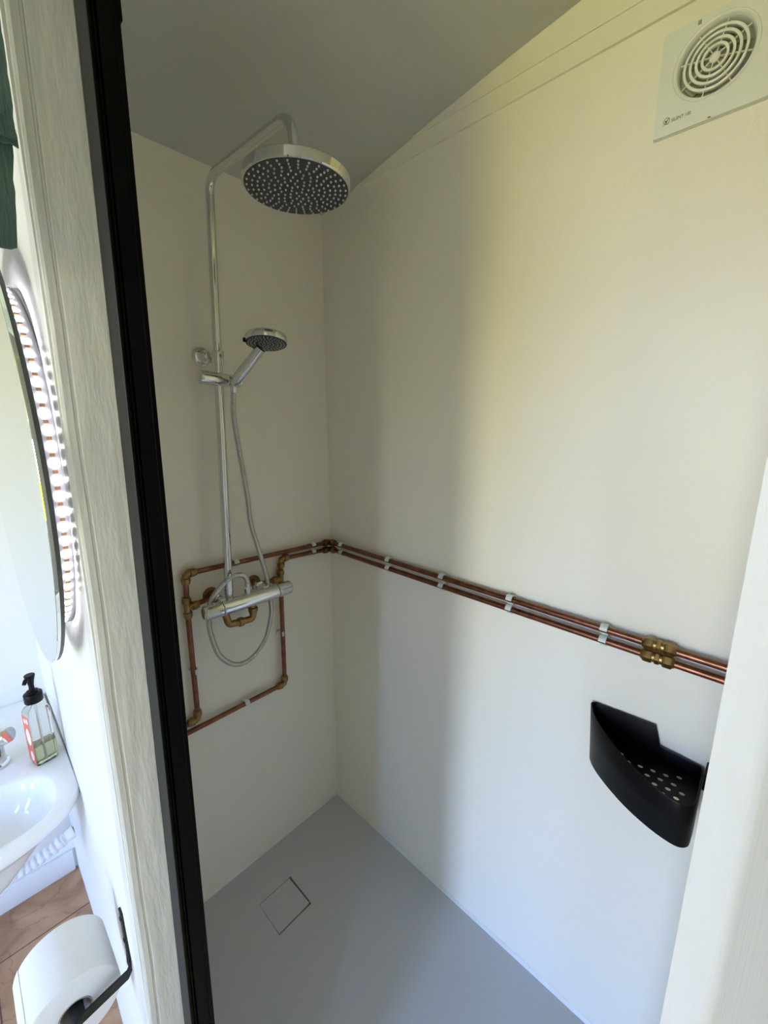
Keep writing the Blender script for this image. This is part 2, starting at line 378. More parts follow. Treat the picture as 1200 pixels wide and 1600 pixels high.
# ------------------------------------------------------------------ shower column
sh = thing('shower_column', 'chrome shower column with round overhead rain head on the back wall', 'shower', (-0.44, 0, 1.05))
RB, RT = Vector((-0.4415, -0.062, 1.06)), Vector((-0.405, -0.062, 2.186))
def rail(z): return RB + (RT - RB) * ((z - RB.z) / (RT.z - RB.z))
HC = Vector((-0.389, -0.408, 2.05))
path = fillet([RB, RT, (-0.3935, -0.402, 2.182), (HC.x, HC.y, 2.084)], 0.045, 12)
obj('riser_pipe', tube(new(), path, 0.0108, 20), M['chrome'], sh, sharp=50)
low = new(); tube(low, [RB + Vector((0, 0, 0.012)), rail(1.755)], 0.0124, 20); obj('lower_sleeve', low, M['chrome'], sh)
bm = new(); lathe(bm, (HC.x, HC.y, 2.088), (0, 0, -1), [(-0.012, 0.0115), (-0.011, 0.0128), (0.004, 0.0128), (0.006, 0.0115), (0.012, 0.0115), (0.016, 0.018)]); obj('swivel_joint', bm, M['chrome'], sh)
RHR = 0.1085
bm = new(); lathe(bm, HC, (0, 0, 1), [(-0.001, RHR - 0.006), (-0.001, RHR - 0.002), (0.001, RHR), (0.017, RHR), (0.0195, RHR - 0.002), (0.021, RHR - 0.01), (0.027, 0.03), (0.030, 0.018)], 72); head = obj('rain_head', bm, M['chrome'], sh)
bm = new(); lathe(bm, HC - Vector((0, 0, 0.0018)), (0, 0, 1), [(0, RHR - 0.005), (0.001, RHR - 0.004), (0.004, RHR - 0.004)], 72); obj('spray_face', bm, M['spray'], head)
bm = new(); spokes = 32
for ring, (rr, n) in enumerate([(0.099, 32), (0.0885, 32), (0.078, 32), (0.067, 24), (0.056, 24), (0.045, 16), (0.034, 16), (0.023, 8), (0.012, 6)]):
    for k in range(n):
        a = 2 * PI * (k + (0.5 if n in (24, 16) and ring % 2 == 0 else 0)) / n
        lathe(bm, HC + Vector((rr * math.cos(a), rr * math.sin(a), -0.0018)), (0, 0, -1), [(0, 0.0021), (0.0014, 0.0020), (0.0026, 0.0015)], 7)
o = obj('spray_nozzles', bm, M['nozzle'], head); o['label'] = 'pale nozzles in rings'
# wall bracket
bm = new()
lathe(bm, (-0.437, -0.0004, 1.760), (0, -1, 0), [(0, 0.0255), (0.004, 0.0255), (0.008, 0.022), (0.010, 0.014), (0.016, 0.0095), (0.044, 0.0095)], 36)
obj('wall_bracket', bm, M['chrome'], sh)
c = rail(1.753); bm = new(); lathe(bm, c - Vector((0, 0, 0.019)), RT - RB, [(0, 0.0145), (0.002, 0.0155), (0.036, 0.0155), (0.038, 0.0145)], 28)
box(bm, c.x - 0.010, c.x + 0.004, -0.052, -0.034, 1.742, 1.764, 0.002); obj('bracket_collar', bm, M['chrome'], sh)
# slider for the hand shower
SL = rail(1.695)
bm = new(); lathe(bm, (-0.4765, -0.068, 1.7005), (1, -0.03, -0.06), [(0, 0.0155), (0.0015, 0.0175), (0.074, 0.0175), (0.0755, 0.0165)], 36); slider = obj('slider_clamp', bm, M['chrome'], sh)
bm = new(); lathe(bm, (-0.401, -0.0703, 1.696), (1, -0.03, -0.06), [(0, 0.0162), (0.002, 0.0168), (0.036, 0.0155), (0.038, 0.0135)], 36); obj('handset_holder', bm, M['chrome'], slider)
# valve bar
VY, VZ = -0.085, 1.054
va = Vector((-0.530, VY, VZ)); vx = Vector((1, 0, -0.004))
def vbar(s0, s1, name, ch=0.0):
    bm = new(); lathe(bm, va + vx * s0, vx, [(0, 0.0205 - ch), (0.002, 0.0225 - ch * 0.3), (s1 - s0 - 0.002, 0.0225), (s1 - s0, 0.0205)], 40); return obj(name, bm, M['chrome'], sh)
vbar(0.054, 0.237, 'valve_body')
bm = new(); lathe(bm, va, vx, [(0, 0.0165), (0.004, 0.0215), (0.008, 0.0225), (0.051, 0.0225), (0.053, 0.0205)], 12 * 3); kn = obj('temperature_knob', bm, M['chrome'], sh)
bm = new(); lathe(bm, va + vx * 0.030 + Vector((0, -0.004, 0.0205)), (0, 0, 1), [(0, 0.003), (0.004, 0.003), (0.0055, 0.0015)], 12); obj('stop_button', bm, M['nozzle'], kn)
bm = new(); lathe(bm, va + vx * 0.238, vx, [(0, 0.0205), (0.002, 0.0225), (0.042, 0.0225), (0.046, 0.0215), (0.050, 0.0165)], 36); obj('flow_knob', bm, M['chrome'], sh)
for x in (-0.471, -0.329):
    bm = new(); lathe(bm, (x, -0.030, 1.066), (0, -1, 0), [(0, 0.0175), (0.004, 0.0185), (0.018, 0.0185), (0.02, 0.014), (0.05, 0.014)], 6); obj('inlet_nut', bm, M['chrome'], sh)
bm = new(); hexnut(bm, (-0.388, -0.078, 1.0855), (0, 0, 1), 0.010, 0.0125, 8); lathe(bm, (-0.388, -0.078, 1.070), (0, 0, 1), [(0, 0.009), (0.034, 0.009)], 16); obj('hose_nut', bm, M['chrome'], sh)

# hand shower resting in the holder
P0 = Vector((-0.400, -0.101, 1.684)); P1 = Vector((-0.357, -0.178, 1.772)); d = (P1 - P0).normalized()
hs = thing('hand_shower', 'small chrome hand shower resting in the slider of the shower column', 'hand shower', P0)
bm = new(); prf = [(0, 0.0095), (0.002, 0.0120), (0.02, 0.0138), (0.06, 0.0145), (0.10, 0.0130), (0.125, 0.0135)]
lathe(bm, P0, d, prf, 28); hd = obj('handle', bm, M['chrome'], hs, sharp=50)
nrm = Vector((-0.13, -0.16, -0.97)).normalized(); HH = Vector((-0.350, -0.196, 1.783))
bm = new(); lathe(bm, HH, -nrm, [(-0.001, 0.047), (0.0, 0.0525), (0.0015, 0.0535), (0.014, 0.0535), (0.018, 0.051), (0.024, 0.030), (0.025, 0.01)], 56); hh = obj('shower_head', bm, M['chrome'], hs)
bm = new(); lathe(bm, HH, nrm, [(-0.003, 0.0515), (0.0005, 0.0515), (0.0015, 0.050)], 48); sf = obj('spray_face', bm, M['spray'], hh)
u, v = frame_for(nrm); bm = new()
for rr, n in ((0.045, 28), (0.038, 28), (0.029, 20), (0.018, 14), (0.009, 6)):
    for k in range(n):
        a = 2 * PI * k / n; lathe(bm, HH + nrm * 0.0014 + rr * (math.cos(a) * u + math.sin(a) * v), nrm, [(0, 0.0013), (0.0016, 0.0009)], 6)
o = obj('spray_nozzles', bm, M['nozzle'], hh); o['label'] = 'pale nozzles in rings'
tb = Vector((-0.85, 0.35, 0)); tb = (tb - tb.dot(nrm) * nrm).normalized()
bm = new(); lathe(bm, HH + tb * 0.047 - nrm * 0.002, tb, [(0, 0.005), (0.008, 0.006), (0.011, 0.0045)], 12); obj('selector_tab', bm, M['black'], hh)

# flexible hose
hp = [(-0.388, -0.078, 1.098), (-0.392, -0.083, 1.118), (-0.408, -0.092, 1.139), (-0.433, -0.097, 1.146), (-0.458, -0.092, 1.136), (-0.478, -0.074, 1.108), (-0.494, -0.052, 1.068), (-0.503, -0.050, 1.013), (-0.5025, -0.055, 0.965), (-0.484, -0.060, 0.894), (-0.440, -0.062, 0.847),
      (-0.388, -0.062, 0.8435), (-0.333, -0.060, 0.886), (-0.302, -0.055, 0.962), (-0.298, -0.050, 1.01), (-0.302, -0.050, 1.066), (-0.325, -0.055, 1.168), (-0.357, -0.066, 1.281), (-0.369, -0.075, 1.380), (-0.396, -0.085, 1.583), (-0.3995, -0.096, 1.655), (-0.3985, -0.100, 1.682)]
sp_ = spline(hp, 0.00125)
hose = thing('shower_hose', 'ribbed silver flexible hose looping below the valve up to the hand shower', 'hose', hp[10])
bm = new(); tube(bm, sp_, [0.0079 if (i // 2) % 2 else 0.0060 for i in range(len(sp_))], 12); obj('ribbed_sheath', bm, M['chrome_soft'], hose, sharp=80)
bm = new(); lathe(bm, (-0.3983, -0.1005, 1.688), (0, 0.1, -1), [(0, 0.0085), (0.006, 0.0098), (0.02, 0.0092), (0.026, 0.0075)], 16); obj('end_cone', bm, M['chrome'], hose)

# ------------------------------------------------------------------ copper pipework: two circuits
PR, PY = 0.0077, -0.020
hot = thing('copper_pipework', 'upper copper pipe circuit running along the right wall and left above the valve', 'pipes', (0, -0.5, 1.145))
cold = thing('copper_pipework', 'lower copper pipe circuit dropping right of the valve and back under it', 'pipes', (0, -0.5, 1.12))
def pipe(root, *pts): return obj('pipe', tube(new(), [Vector(p) for p in pts], PR, 16), M['copper'], root, sharp=50)
def socket(bm, c, d, r=0.0112, L=0.012, nut=True):
    lathe(bm, c, d, [(-L, r * 0.86), (-L * 0.8, r), (-L * 0.1, r), (0, r * 0.86), (L * 0.1, r * 0.9), (L, r * 0.9)], 24)
def elbow(root, c, d0, d1, name='elbow_fitting', L=0.024, mt='brass'):
    c = Vector(c); d0 = Vector(d0).normalized(); d1 = Vector(d1).normalized()
    bm = new(); tube(bm, fillet([c + d0 * L, c, c + d1 * L], 0.016, 8), 0.0098, 18)
    for d in (d0, d1):
        lathe(bm, c + d * (L - 0.012), d, [(0, 0.0108), (0.001, 0.0128), (0.012, 0.0128), (0.014, 0.0112), (0.018, 0.0112), (0.019, 0.0095)], 20)
    return obj(name, bm, M[mt], root)
def tee(root, c, run, br, mt='brass'):
    c = Vector(c); run = Vector(run).normalized(); br = Vector(br).normalized(); bm = new(); L = 0.026
    tube(bm, [c - run * L, c + run * L], 0.0100, 18); tube(bm, [c, c + br * L], 0.0100, 18)
    for d in (run, -run, br): lathe(bm, c + d * (L - 0.012), d, [(0, 0.0108), (0.001, 0.0130), (0.012, 0.0130), (0.014, 0.0112), (0.018, 0.0112), (0.019, 0.0095)], 20)
    return obj('tee_fitting', bm, M[mt], root)
def coupling(root, c, d):
    c = Vector(c); d = Vector(d).normalized(); bm = new()
    lathe(bm, c, d, [(-0.012, 0.0095), (-0.011, 0.0108), (0.011, 0.0108), (0.012, 0.0095)], 20)
    for s in (-1, 1): hexnut(bm, c + d * s * 0.0175, d, 0.0085, 0.0140); lathe(bm, c + d * s * 0.026, d * s, [(0, 0.0118), (0.004, 0.0095)], 20)
    hexnut(bm, c, d, 0.0045, 0.0130)
    return obj('compression_coupling', bm, M['brass'], root)
X, Y, Z = Vector((1, 0, 0)), Vector((0, 1, 0)), Vector((0, 0, 1))
# upper circuit
cU = Vector((-0.022, -0.022, 1.148)); TL = Vector((-0.545, PY, 1.161)); TT = Vector((-0.549, PY, 1.060)); BL = Vector((-0.551, PY, 0.694))
pipe(hot, (-0.022, -1.195, 1.1345), cU); elbow(hot, cU, -Y, -X, mt='brass_dark'); pipe(hot, cU, TL); elbow(hot, TL, X, -Z); pipe(hot, TL, TT); tee(hot, TT, Z, X); pipe(hot, TT, BL)
elbow(hot, BL, Z, -X); pipe(hot, BL, (-0.80, PY, 0.690)); pipe(hot, TT, (-0.471, PY, 1.068))
coupling(hot, (-0.022, -1.078, 1.1367), Y)
# lower circuit
cL = Vector((-0.022, -0.022, 1.121)); RTp = Vector((-0.233, PY, 1.131)); RTe = Vector((-0.237, PY, 1.062)); BR = Vector((-0.243, PY, 0.664))
pipe(cold, (-0.022, -1.195, 1.108), cL); elbow(cold, cL, -Y, -X, mt='brass_dark'); pipe(cold, cL, RTp); elbow(cold, RTp, X, -Z); pipe(cold, RTp, RTe); tee(cold, RTe, Z, -X); pipe(cold, RTe, BR)
elbow(cold, BR, Z, -X); pipe(cold, BR, (-0.80, PY, 0.664)); pipe(cold, RTe, (-0.329, PY, 1.068))
coupling(cold, (-0.022, -1.078, 1.1097), Y)
for root, x in ((hot, -0.471), (cold, -0.329)):
    bm = new(); lathe(bm, (x, -0.0005, 1.070), (0, -1, 0), [(0, 0.024), (0.004, 0.024), (0.007, 0.0165), (0.030, 0.0165), (0.032, 0.0135)], 32); obj('wall_plate_elbow', bm, M['brass_dark'], root)
# brass outlet elbow under the valve
bo = thing('brass_elbow', 'golden brass double elbow hanging under the chrome valve bar', 'pipe fitting', (-0.40, -0.055, 0.98))
bm = new(); tube(bm, fillet([(-0.366, -0.058, 1.032), (-0.367, -0.058, 0.975), (-0.420, -0.056, 0.977)], 0.012, 8), 0.0105, 18)
lathe(bm, (-0.366, -0.058, 1.012), (0, 0, -1), [(0, 0.0125), (0.001, 0.0150), (0.012, 0.0150), (0.014, 0.0125), (0.02, 0.0118)], 24); obj('lower_bend', bm, M['brass'], bo)
bm = new(); lathe(bm, (-0.408, -0.0565, 0.977), (1, 0, 0), [(-0.008, 0.0120), (-0.007, 0.0145), (0.005, 0.0145), (0.006, 0.0118), (0.010, 0.0118)], 24); obj('union_nut', bm, M['brass'], bo)
bm = new(); tube(bm, fillet([(-0.412, -0.056, 0.977), (-0.446, -0.055, 0.981), (-0.458, -0.052, 1.036)], 0.014, 8), 0.0108, 18); obj('upper_bend', bm, M['brass'], bo)

# ------------------------------------------------------------------ pipe clips
def clip_shape(bm, c, along, out_, r=0.0132):
    c = Vector(c); a = Vector(along).normalized(); o_ = Vector(out_).normalized(); s = a.cross(o_); h = 0.0075
    pts = []
    for k in range(17):
        t = math.radians(4 + 262 * k / 16); pts.append((math.cos(t), math.sin(t)))
    ring = [c + o_ * (r * x) + s * (r * y) for x, y in pts]; inner = [c + o_ * ((r - 0.0035) * x) + s * ((r - 0.0035) * y) for x, y in pts[::-1]]
    loft(bm, [[p - a * h for p in ring + inner], [p + a * h for p in ring + inner]])
    foot = c - o_ * (r * 0.55)
    q = [foot + s * 0.0075, foot - s * 0.0075, c - o_ * 0.0197 - s * 0.0055, c - o_ * 0.0197 + s * 0.0055]
    loft(bm, [[p - a * h for p in q], [p + a * h for p in q]])
def zU(y): return 1.148 + (1.1345 - 1.148) * ((-0.022 - y) / 1.173)
def zL(y): return 1.121 + (1.108 - 1.121) * ((-0.022 - y) / 1.173)
names = ['double pipe clip on the right wall nearest the corner of the cubicle', 'double pipe clip on the right wall, second from the corner', 'double pipe clip in the middle of the right wall run, third from the corner', 'double pipe clip on the right wall, fourth from the corner', 'double pipe clip on the right wall beside the brass couplings']
for y, lb in zip((-0.093, -0.325, -0.538, -0.751, -0.975), names):
    bm = new(); clip_shape(bm, (-0.022, y, zU(y)), Y, -X)
    t = tag(obj('pipe_clip', bm, M['clip'], None, loc=(0, y, zU(y))), lb, 'pipe clip', 'pipe clips on the walls')
    bm = new(); clip_shape(bm, (-0.022, y, zL(y)), Y, -X); obj('lower_half', bm, M['clip'], t)
def left_clip(c, along, lb):
    bm = new(); clip_shape(bm, c, along, -Y); return tag(obj('pipe_clip', bm, M['clip'], None, loc=(c[0], 0, c[2])), lb, 'pipe clip', 'pipe clips on the walls')
t = left_clip((-0.099, PY, 1.150), -X, 'double pipe clip on the back wall just left of the corner')
bm = new(); clip_shape(bm, (-0.099, PY, 1.1247), -X, -Y); obj('lower_half', bm, M['clip'], t)
left_clip((-0.393, PY, 1.157), -X, 'single pipe clip on the top pipe just right of the riser')
left_clip((-0.250, PY, 0.862), Z, 'single pipe clip on the vertical pipe right of the hose loop')
left_clip((-0.550, PY, 0.856), Z, 'single pipe clip on the vertical pipe left of the hose loop')
left_clip((-0.393, PY, 0.664), -X, 'single pipe clip on the lowest copper pipe, below the hose loop')

# ------------------------------------------------------------------ extractor fan
fan = thing('extractor_fan', 'square white extractor fan with round ringed grille high on the right wall', 'fan', (0, -1.033, 2.1527))
FC = (-1.0325, 2.1635); FX = -0.0080; DX = 0.0135
sq = []
for cy, cz, a0 in ((-1.1105 + 0.004, 2.0757 + 0.004, 180), (-0.9555 - 0.004, 2.0757 + 0.004, 270), (-0.9555 - 0.004, 2.2297 - 0.004, 0), (-1.1105 + 0.004, 2.2297 - 0.004, 90)):
    for k in range(5):
        a = math.radians(a0 + 90 * k / 4); sq.append((cy + 0.004 * math.cos(a), cz + 0.004 * math.sin(a)))
# plate local x = -Y, local y = Z
bm = flat_curve([[(-y, z) for y, z in sq], circ(-FC[0], FC[1], 0.0520, 64)], 0.0015)
place(bm, (FX + 0.0015, 0, 0), (0, -1, 0), (0, 0, 1)); plate = obj('cover_plate', bm, M['plastic'], fan)
bm = new(); loft(bm, [[(x, y + s * (y + 1.0330), z + s * (z - 2.1527)) for y, z in sq] for x, s in ((FX + 0.003, 0.0), (FX + 0.006, 0.012), (-0.0003, 0.012))], False, False); obj('side_rim', bm, M['plastic'], fan)
bm = new(); lathe(bm, (FX, FC[0], FC[1]), (1, 0, 0), [(0.0000, 0.0575), (-0.0014, 0.0562), (-0.0012, 0.0545), (0.0008, 0.0520), (0.005, 0.0497), (0.016, 0.0487), (0.0205, 0.0485)], 64, cap=False); obj('grille_collar', bm, M['plastic'], plate)
bm = new(); lathe(bm, (-0.0008 + DX, FC[0], FC[1]), (-1, 0, 0), [(0, 0.0485), (0.0005, 0.0485)], 64); obj('duct_back', bm, M['fan_dark'], fan)
gr = new()
def ringm(bm, r, x, wd=0.0024, hh=0.005):
    lathe(bm, (x, FC[0], FC[1]), (1, 0, 0), [(0, r - wd), (-0.0006, r), (0, r + wd * 0.6), (hh, r + wd * 0.6), (hh, r - wd), (0, r - wd)], 56, cap=False)
for r, x in ((0.0418, -0.0195), (0.0335, -0.0205), (0.0253, -0.0213), (0.0172, -0.0220)): ringm(gr, r, x + DX)
for k in range(8):
    a = 2 * PI * (k + 0.3) / 8; c, s = math.cos(a), math.sin(a)
    q = [(0.006, -0.021), (0.0495, -0.0165), (0.0495, -0.013), (0.006, -0.017)]
    loft(gr, [[(x + DX, FC[0] + r * c - t * s, FC[1] + r * s + t * c) for r, x in q] for t in (-0.0007, 0.0007)])
obj('ring_grille', gr, M['plastic'], fan)
bm = new(); lathe(bm, (-0.017 + DX, FC[0], FC[1]), (-1, 0, 0), [(0, 0.0075), (0.004, 0.0075), (0.0065, 0.0055), (0.0075, 0.0025)], 28); obj('hub_cap', bm, M['plastic'], fan)
bm = new()
for k in range(9):
    a0 = 2 * PI * k / 9; rows = []
    for i in range(6):
        r = 0.012 + 0.034 * i / 5; a = a0 + 0.5 * i / 5
        rows.append([(-0.0035 - 0.001 * i / 5, FC[0] + r * math.cos(a), FC[1] + r * math.sin(a)), (-0.0095, FC[0] + r * math.cos(a + 0.38), FC[1] + r * math.sin(a + 0.38)), (-0.0085, FC[0] + r * math.cos(a + 0.38), FC[1] + r * math.sin(a + 0.38)), (-0.0025 - 0.001 * i / 5, FC[0] + r * math.cos(a), FC[1] + r * math.sin(a))])
    loft(bm, [[(x + DX, y, z) for x, y, z in r_] for r_ in rows])
lathe(bm, (-0.001 + DX, FC[0], FC[1]), (-1, 0, 0), [(0, 0.014), (0.012, 0.014), (0.013, 0.012)], 24); obj('impeller', bm, M['fan_dark'], fan)
bm = text_bm('SILENT 100', 0.0072); place(bm, (FX - 0.0003, -0.9810, 2.0939), (0, -1, 0), (0, 0, 1))
for v in bm.verts: v.co.y = -0.9810 + (v.co.y + 0.9810) * 0.80
obj('printed_lettering', bm, M['ink'], plate)
bm = flat_curve([circ(0, 0, 0.0048, 28), circ(0, 0, 0.0041, 28)], 0.0001)
b2 = flat_curve([[(-0.0028, 0.0008), (-0.0014, 0.0012), (-0.0006, -0.0008), (0.0022, 0.0030), (0.0030, 0.0026), (-0.0003, -0.0032), (-0.0012, -0.0030)]], 0.0001)
b3 = flat_curve([[(-0.0052, -0.0052), (0.0040, -0.0052), (0.0040, -0.0056), (-0.0052, -0.0056)]], 0.0001)
for b in (b2, b3):
    me = bpy.data.meshes.new('mark'); b.to_mesh(me); bm.from_mesh(me); b.free(); bpy.data.meshes.remove(me)
place(bm, (FX - 0.0003, -0.9740, 2.0982), (0, -1, 0), (0, 0, 1)); obj('printed_logo', bm, M['ink'], plate)
obj('indicator_window', box(new(), FX - 0.0004, FX + 0.001, -1.0080, -1.0030, 2.2202, 2.2262), M['fan_dark'], plate)
obj('screw_slot', box(new(), FX - 0.0004, FX + 0.001, -1.0380, -1.0340, 2.0772, 2.0787), M['ink'], plate)

# ------------------------------------------------------------------ black corner caddy
top = [(-.004, -.970, .945), (-.004, -1.030, .948), (-.004, -1.090, .951), (-.004, -1.103, .908), (-.004, -1.14, .905), (-.006, -1.168, .903), (-.015, -1.180, .903), (-.06, -1.182, .903), (-.105, -1.182, .905), (-.130, -1.180, .907), (-.144, -1.170, .908),
       (-.148, -1.152, .909), (-.140, -1.115, .912), (-.117, -1.066, .918), (-.082, -1.018, .926), (-.048, -.983, .934), (-.022, -.966, .941), (-.010, -.9625, .944)]
def dense(P, rep=3):
    out = []; n = len(P)
    for i in range(n):
        p0, p1, p2, p3 = (Vector(P[(i + k - 1) % n]) for k in range(4))
        smooth = i >= 4
        for k in range(rep):
            t = k / rep
            out.append(0.5 * ((2 * p1) + (-p0 + p2) * t + (2 * p0 - 5 * p1 + 4 * p2 - p3) * t * t + (-p0 + 3 * p1 - 3 * p2 + p3) * t ** 3) if smooth and i < n - 1 else p1.lerp(p2, t))
    return out
top = dense(top); cen = Vector((-0.06, -1.11, 0))
def shrink(p, dd, z=None):
    v = Vector((p.x - cen.x, p.y - cen.y, 0)); L = v.length; q = cen + v * ((L - dd) / L); q.z = p.z if z is None else z; return q
def low_(p, z=0.80):
    if p.x > -0.006: z = 0.864
    return Vector((p.x * 0.86 if p.x < -0.006 else p.x, -1.182 + (p.y + 1.182) * 0.955, z))
cad = thing('corner_caddy', 'black plastic corner shower caddy with drain holes hung on the right wall', 'caddy', (-0.004, -1.08, 0.80))
bm = new(); sm = []
rim_o = top; rim_i = [shrink(p, 0.0042) for p in top]
loft(bm, [[low_(p) for p in top], [low_(p).lerp(p, 0.5) for p in top], [p - Vector((0, 0, 0.002)) for p in rim_o], [shrink(p, 0.0012) for p in rim_o], [shrink(p, 0.0032) for p in rim_o], [shrink(p, 0.0042, p.z - 0.002) for p in rim_o],
          [shrink(low_(p).lerp(p, 0.62), 0.0044, 0.874) for p in top], [shrink(low_(p), 0.0044, low_(p).z + 0.0005) for p in top], ], False, False)
obj('basket_wall', bm, M['black'], cad, sharp=50)
holes = [(-.040, -1.041), (-.054, -1.058), (-.050, -1.080), (-.045, -1.102), (-.040, -1.124), (-.066, -1.096), (-.060, -1.118), (-.056, -1.140), (-.081, -1.112), (-.076, -1.134), (-.070, -1.156), (-0.028, -1.145), (-0.034, -1.02), (-0.095, -1.128), (-0.09, -1.150)]
bm = flat_curve([[(q.x, q.y) for q in (shrink(low_(p).lerp(p, 0.6), 0.004) for p in top)]] + [circ(x, y, 0.0052, 18) for x, y in holes], 0.0012)
for v in bm.verts: v.co.z += 0.870
obj('perforated_base', bm, M['black'], cad)
bm = new(); box(bm, -0.040, -0.0006, -1.1955, -1.1825, 0.875, 0.915, 0.002); obj('hanging_bracket', bm, M['black'], cad)

# ------------------------------------------------------------------ round lit mirror on the partition
MC = Vector((-0.905, -0.405, 1.527))
mi = thing('round_mirror', 'round frameless mirror with glowing LED edge on the white partition', 'mirror', (part_x(-0.405, 1.5), -0.405, 1.527))
bm = new(); lathe(bm, MC, (-1, 0, 0), [(0.0012, 0.2905), (0.0045, 0.2910), (0.0050, 0.2905)], 128); obj('mirror_glass', bm, M['mirror'], mi)
bm = new(); lathe(bm, MC, (-1, 0, 0), [(-0.003, 0.2890), (-0.002, 0.2902), (0.0011, 0.2902)], 128); obj('backing_board', bm, M['mirror_edge'], mi)
RC = Vector((-0.880, -0.410, 1.521)); RR = 0.2345
bm = new(); lathe(bm, RC, (-1, 0, 0), [(-0.012, RR), (-0.001, RR), (0.0215, RR), (0.0215, RR - 0.004), (-0.012, RR - 0.004)], 128, cap=False); drum = obj('standoff_ring', bm, M['strip'], mi)
bm = new(); lathe(bm, RC, (-1, 0, 0), [(0.0005, RR + 0.0008), (0.0005, RR + 0.0014), (-0.0008, RR + 0.0014), (-0.0008, RR)], 128, cap=False); obj('ring_edge', bm, M['mirror_edge'], mi)
bm = new(); lathe(bm, RC, (-1, 0, 0), [(0.004, RR + 0.0002), (0.004, RR + 0.0010), (0.015, RR + 0.0010), (0.015, RR + 0.0002)], 128, cap=False); tape = obj('led_strip', bm, M['strip'], mi)
NL = 84; proto_l = proto_r = None; base = origin_of(tape)
for k in range(NL):
    for half, nm in ((0, 'led'), (1, 'led_resistor')):
        a = 2 * PI * (k + 0.5 * half) / NL; c = RC + Vector((-0.0095, 0, 0)) + (RR + 0.0018) * Vector((0, math.cos(a), math.sin(a)))
        if nm == 'led_resistor': continue
        if proto_l is None:
            bm = new(); box(bm, -0.0022, 0.0022, -0.0010, 0.0010, -0.0022, 0.0022, 0.0004, 1)
            for v in bm.verts: v.co += base
            proto_l = obj('led', bm, M['led'], tape); o = proto_l
        else:
            o = proto_l.copy(); COL.objects.link(o); o.parent = tape
        o.location = c - base; o.rotation_euler = (a - PI / 2 if False else a, 0, 0)
bm = new()
for k in range(NL):
    a = 2 * PI * (k + 0.5) / NL; c = RC + Vector((-0.0095, 0, 0)) + (RR + 0.0014) * Vector((0, math.cos(a), math.sin(a)))
    t = Vector((0, -math.sin(a), math.cos(a))); n = Vector((0, math.cos(a), math.sin(a)))
    q = [c + X * sx * 0.0022 + t * st * 0.0018 for sx, st in ((-1, -1), (1, -1), (1, 1), (-1, 1))]
    loft(bm, [[p - n * 0.0004 for p in q], [p + n * 0.0006 for p in q]])
obj('resistor_row', bm, M['resistor'], tape)

# ------------------------------------------------------------------ basin, tap, soap, waste hose
RZ = 0.712; BCN = Vector((-1.10, -0.03)); HW = 0.2425
def outer_pt(a):
    c, s = math.cos(a), math.sin(a); best = 9
    # ray from BCN to outline
    t_hi = 1.0; t_lo = 0.0
    def inside(p):
        if abs(p.x + 1.10) > HW or p.y > 0.448: return False
        k = max(0.0, 1 - (abs(p.x + 1.10) / HW) ** 2.2) ** (1 / 2.0)
        return p.y > -0.045 - 0.130 * k
    for _ in range(40):
        tm = (t_lo + t_hi) / 2
        if inside(BCN + Vector((c, s)) * tm): t_lo = tm
        else: t_hi = tm
    return BCN + Vector((c, s)) * t_lo
ang = sorted([2 * PI * k / 120 for k in range(120)] + [math.atan2(0.448 + 0.03, HW - 0.0001), PI - math.atan2(0.448 + 0.03, HW - 0.0001)])
O = [outer_pt(a) for a in ang]
def bowl(a, s):
    c, q = math.cos(a), math.sin(a); n = 3.0; A, B = 0.192 * s, (0.105) * s
    r = 1 / ((abs(c) / A) ** n + (abs(q) / B) ** n) ** (1 / n); return BCN + Vector((c, q)) * r
def toward(p, f): return BCN + (p - BCN) * f
basin = thing('wash_basin', 'white ceramic wash basin in the corner beside the partition', 'basin', (-1.10, 0.44, 0.55))
bm = new(); rings = []
cl = lambda p: Vector((p.x, min(p.y, 0.448)))
def under(p, f, yk=1.0):
    q = toward(p, f); 
    if p.y > 0.2: q.y = p.y
    return q
for f, z in ((0.25, 0.515), (0.42, 0.55), (0.60, 0.60), (0.76, 0.645), (0.90, 0.672), (0.965, 0.680), (0.99, 0.686)): rings.append([(*under(p, f), z) for p in O])
rings.append([(*p, 0.692) for p in O]); rings.append([(*p, 0.702) for p in O]); rings.append([(*under(p, 0.985), 0.709) for p in O]); rings.append([(*under(p, 0.965), RZ) for p in O])
for f in (0.5,): rings.append([(*(under(p, 0.965).lerp(bowl(a, 1.05), f)), RZ - 0.001) for a, p in zip(ang, O)])
rings.append([(*bowl(a, 1.05), RZ - 0.001) for a in ang]); rings.append([(*bowl(a, 1.0), RZ - 0.006) for a in ang])
for s, z in ((0.95, 0.68), (0.86, 0.645), (0.70, 0.615), (0.45, 0.600), (0.12, 0.596)): rings.append([(*bowl(a, s), z) for a in ang])
loft(bm, rings); obj('ceramic_body', bm, M['ceramic'], basin, sharp=60)
bm = new(); lathe(bm, (-1.10, -0.03, 0.5965), (0, 0, 1), [(0, 0.022), (0.002, 0.022), (0.003, 0.018)], 24); obj('plug_hole', bm, M['chrome'], basin)

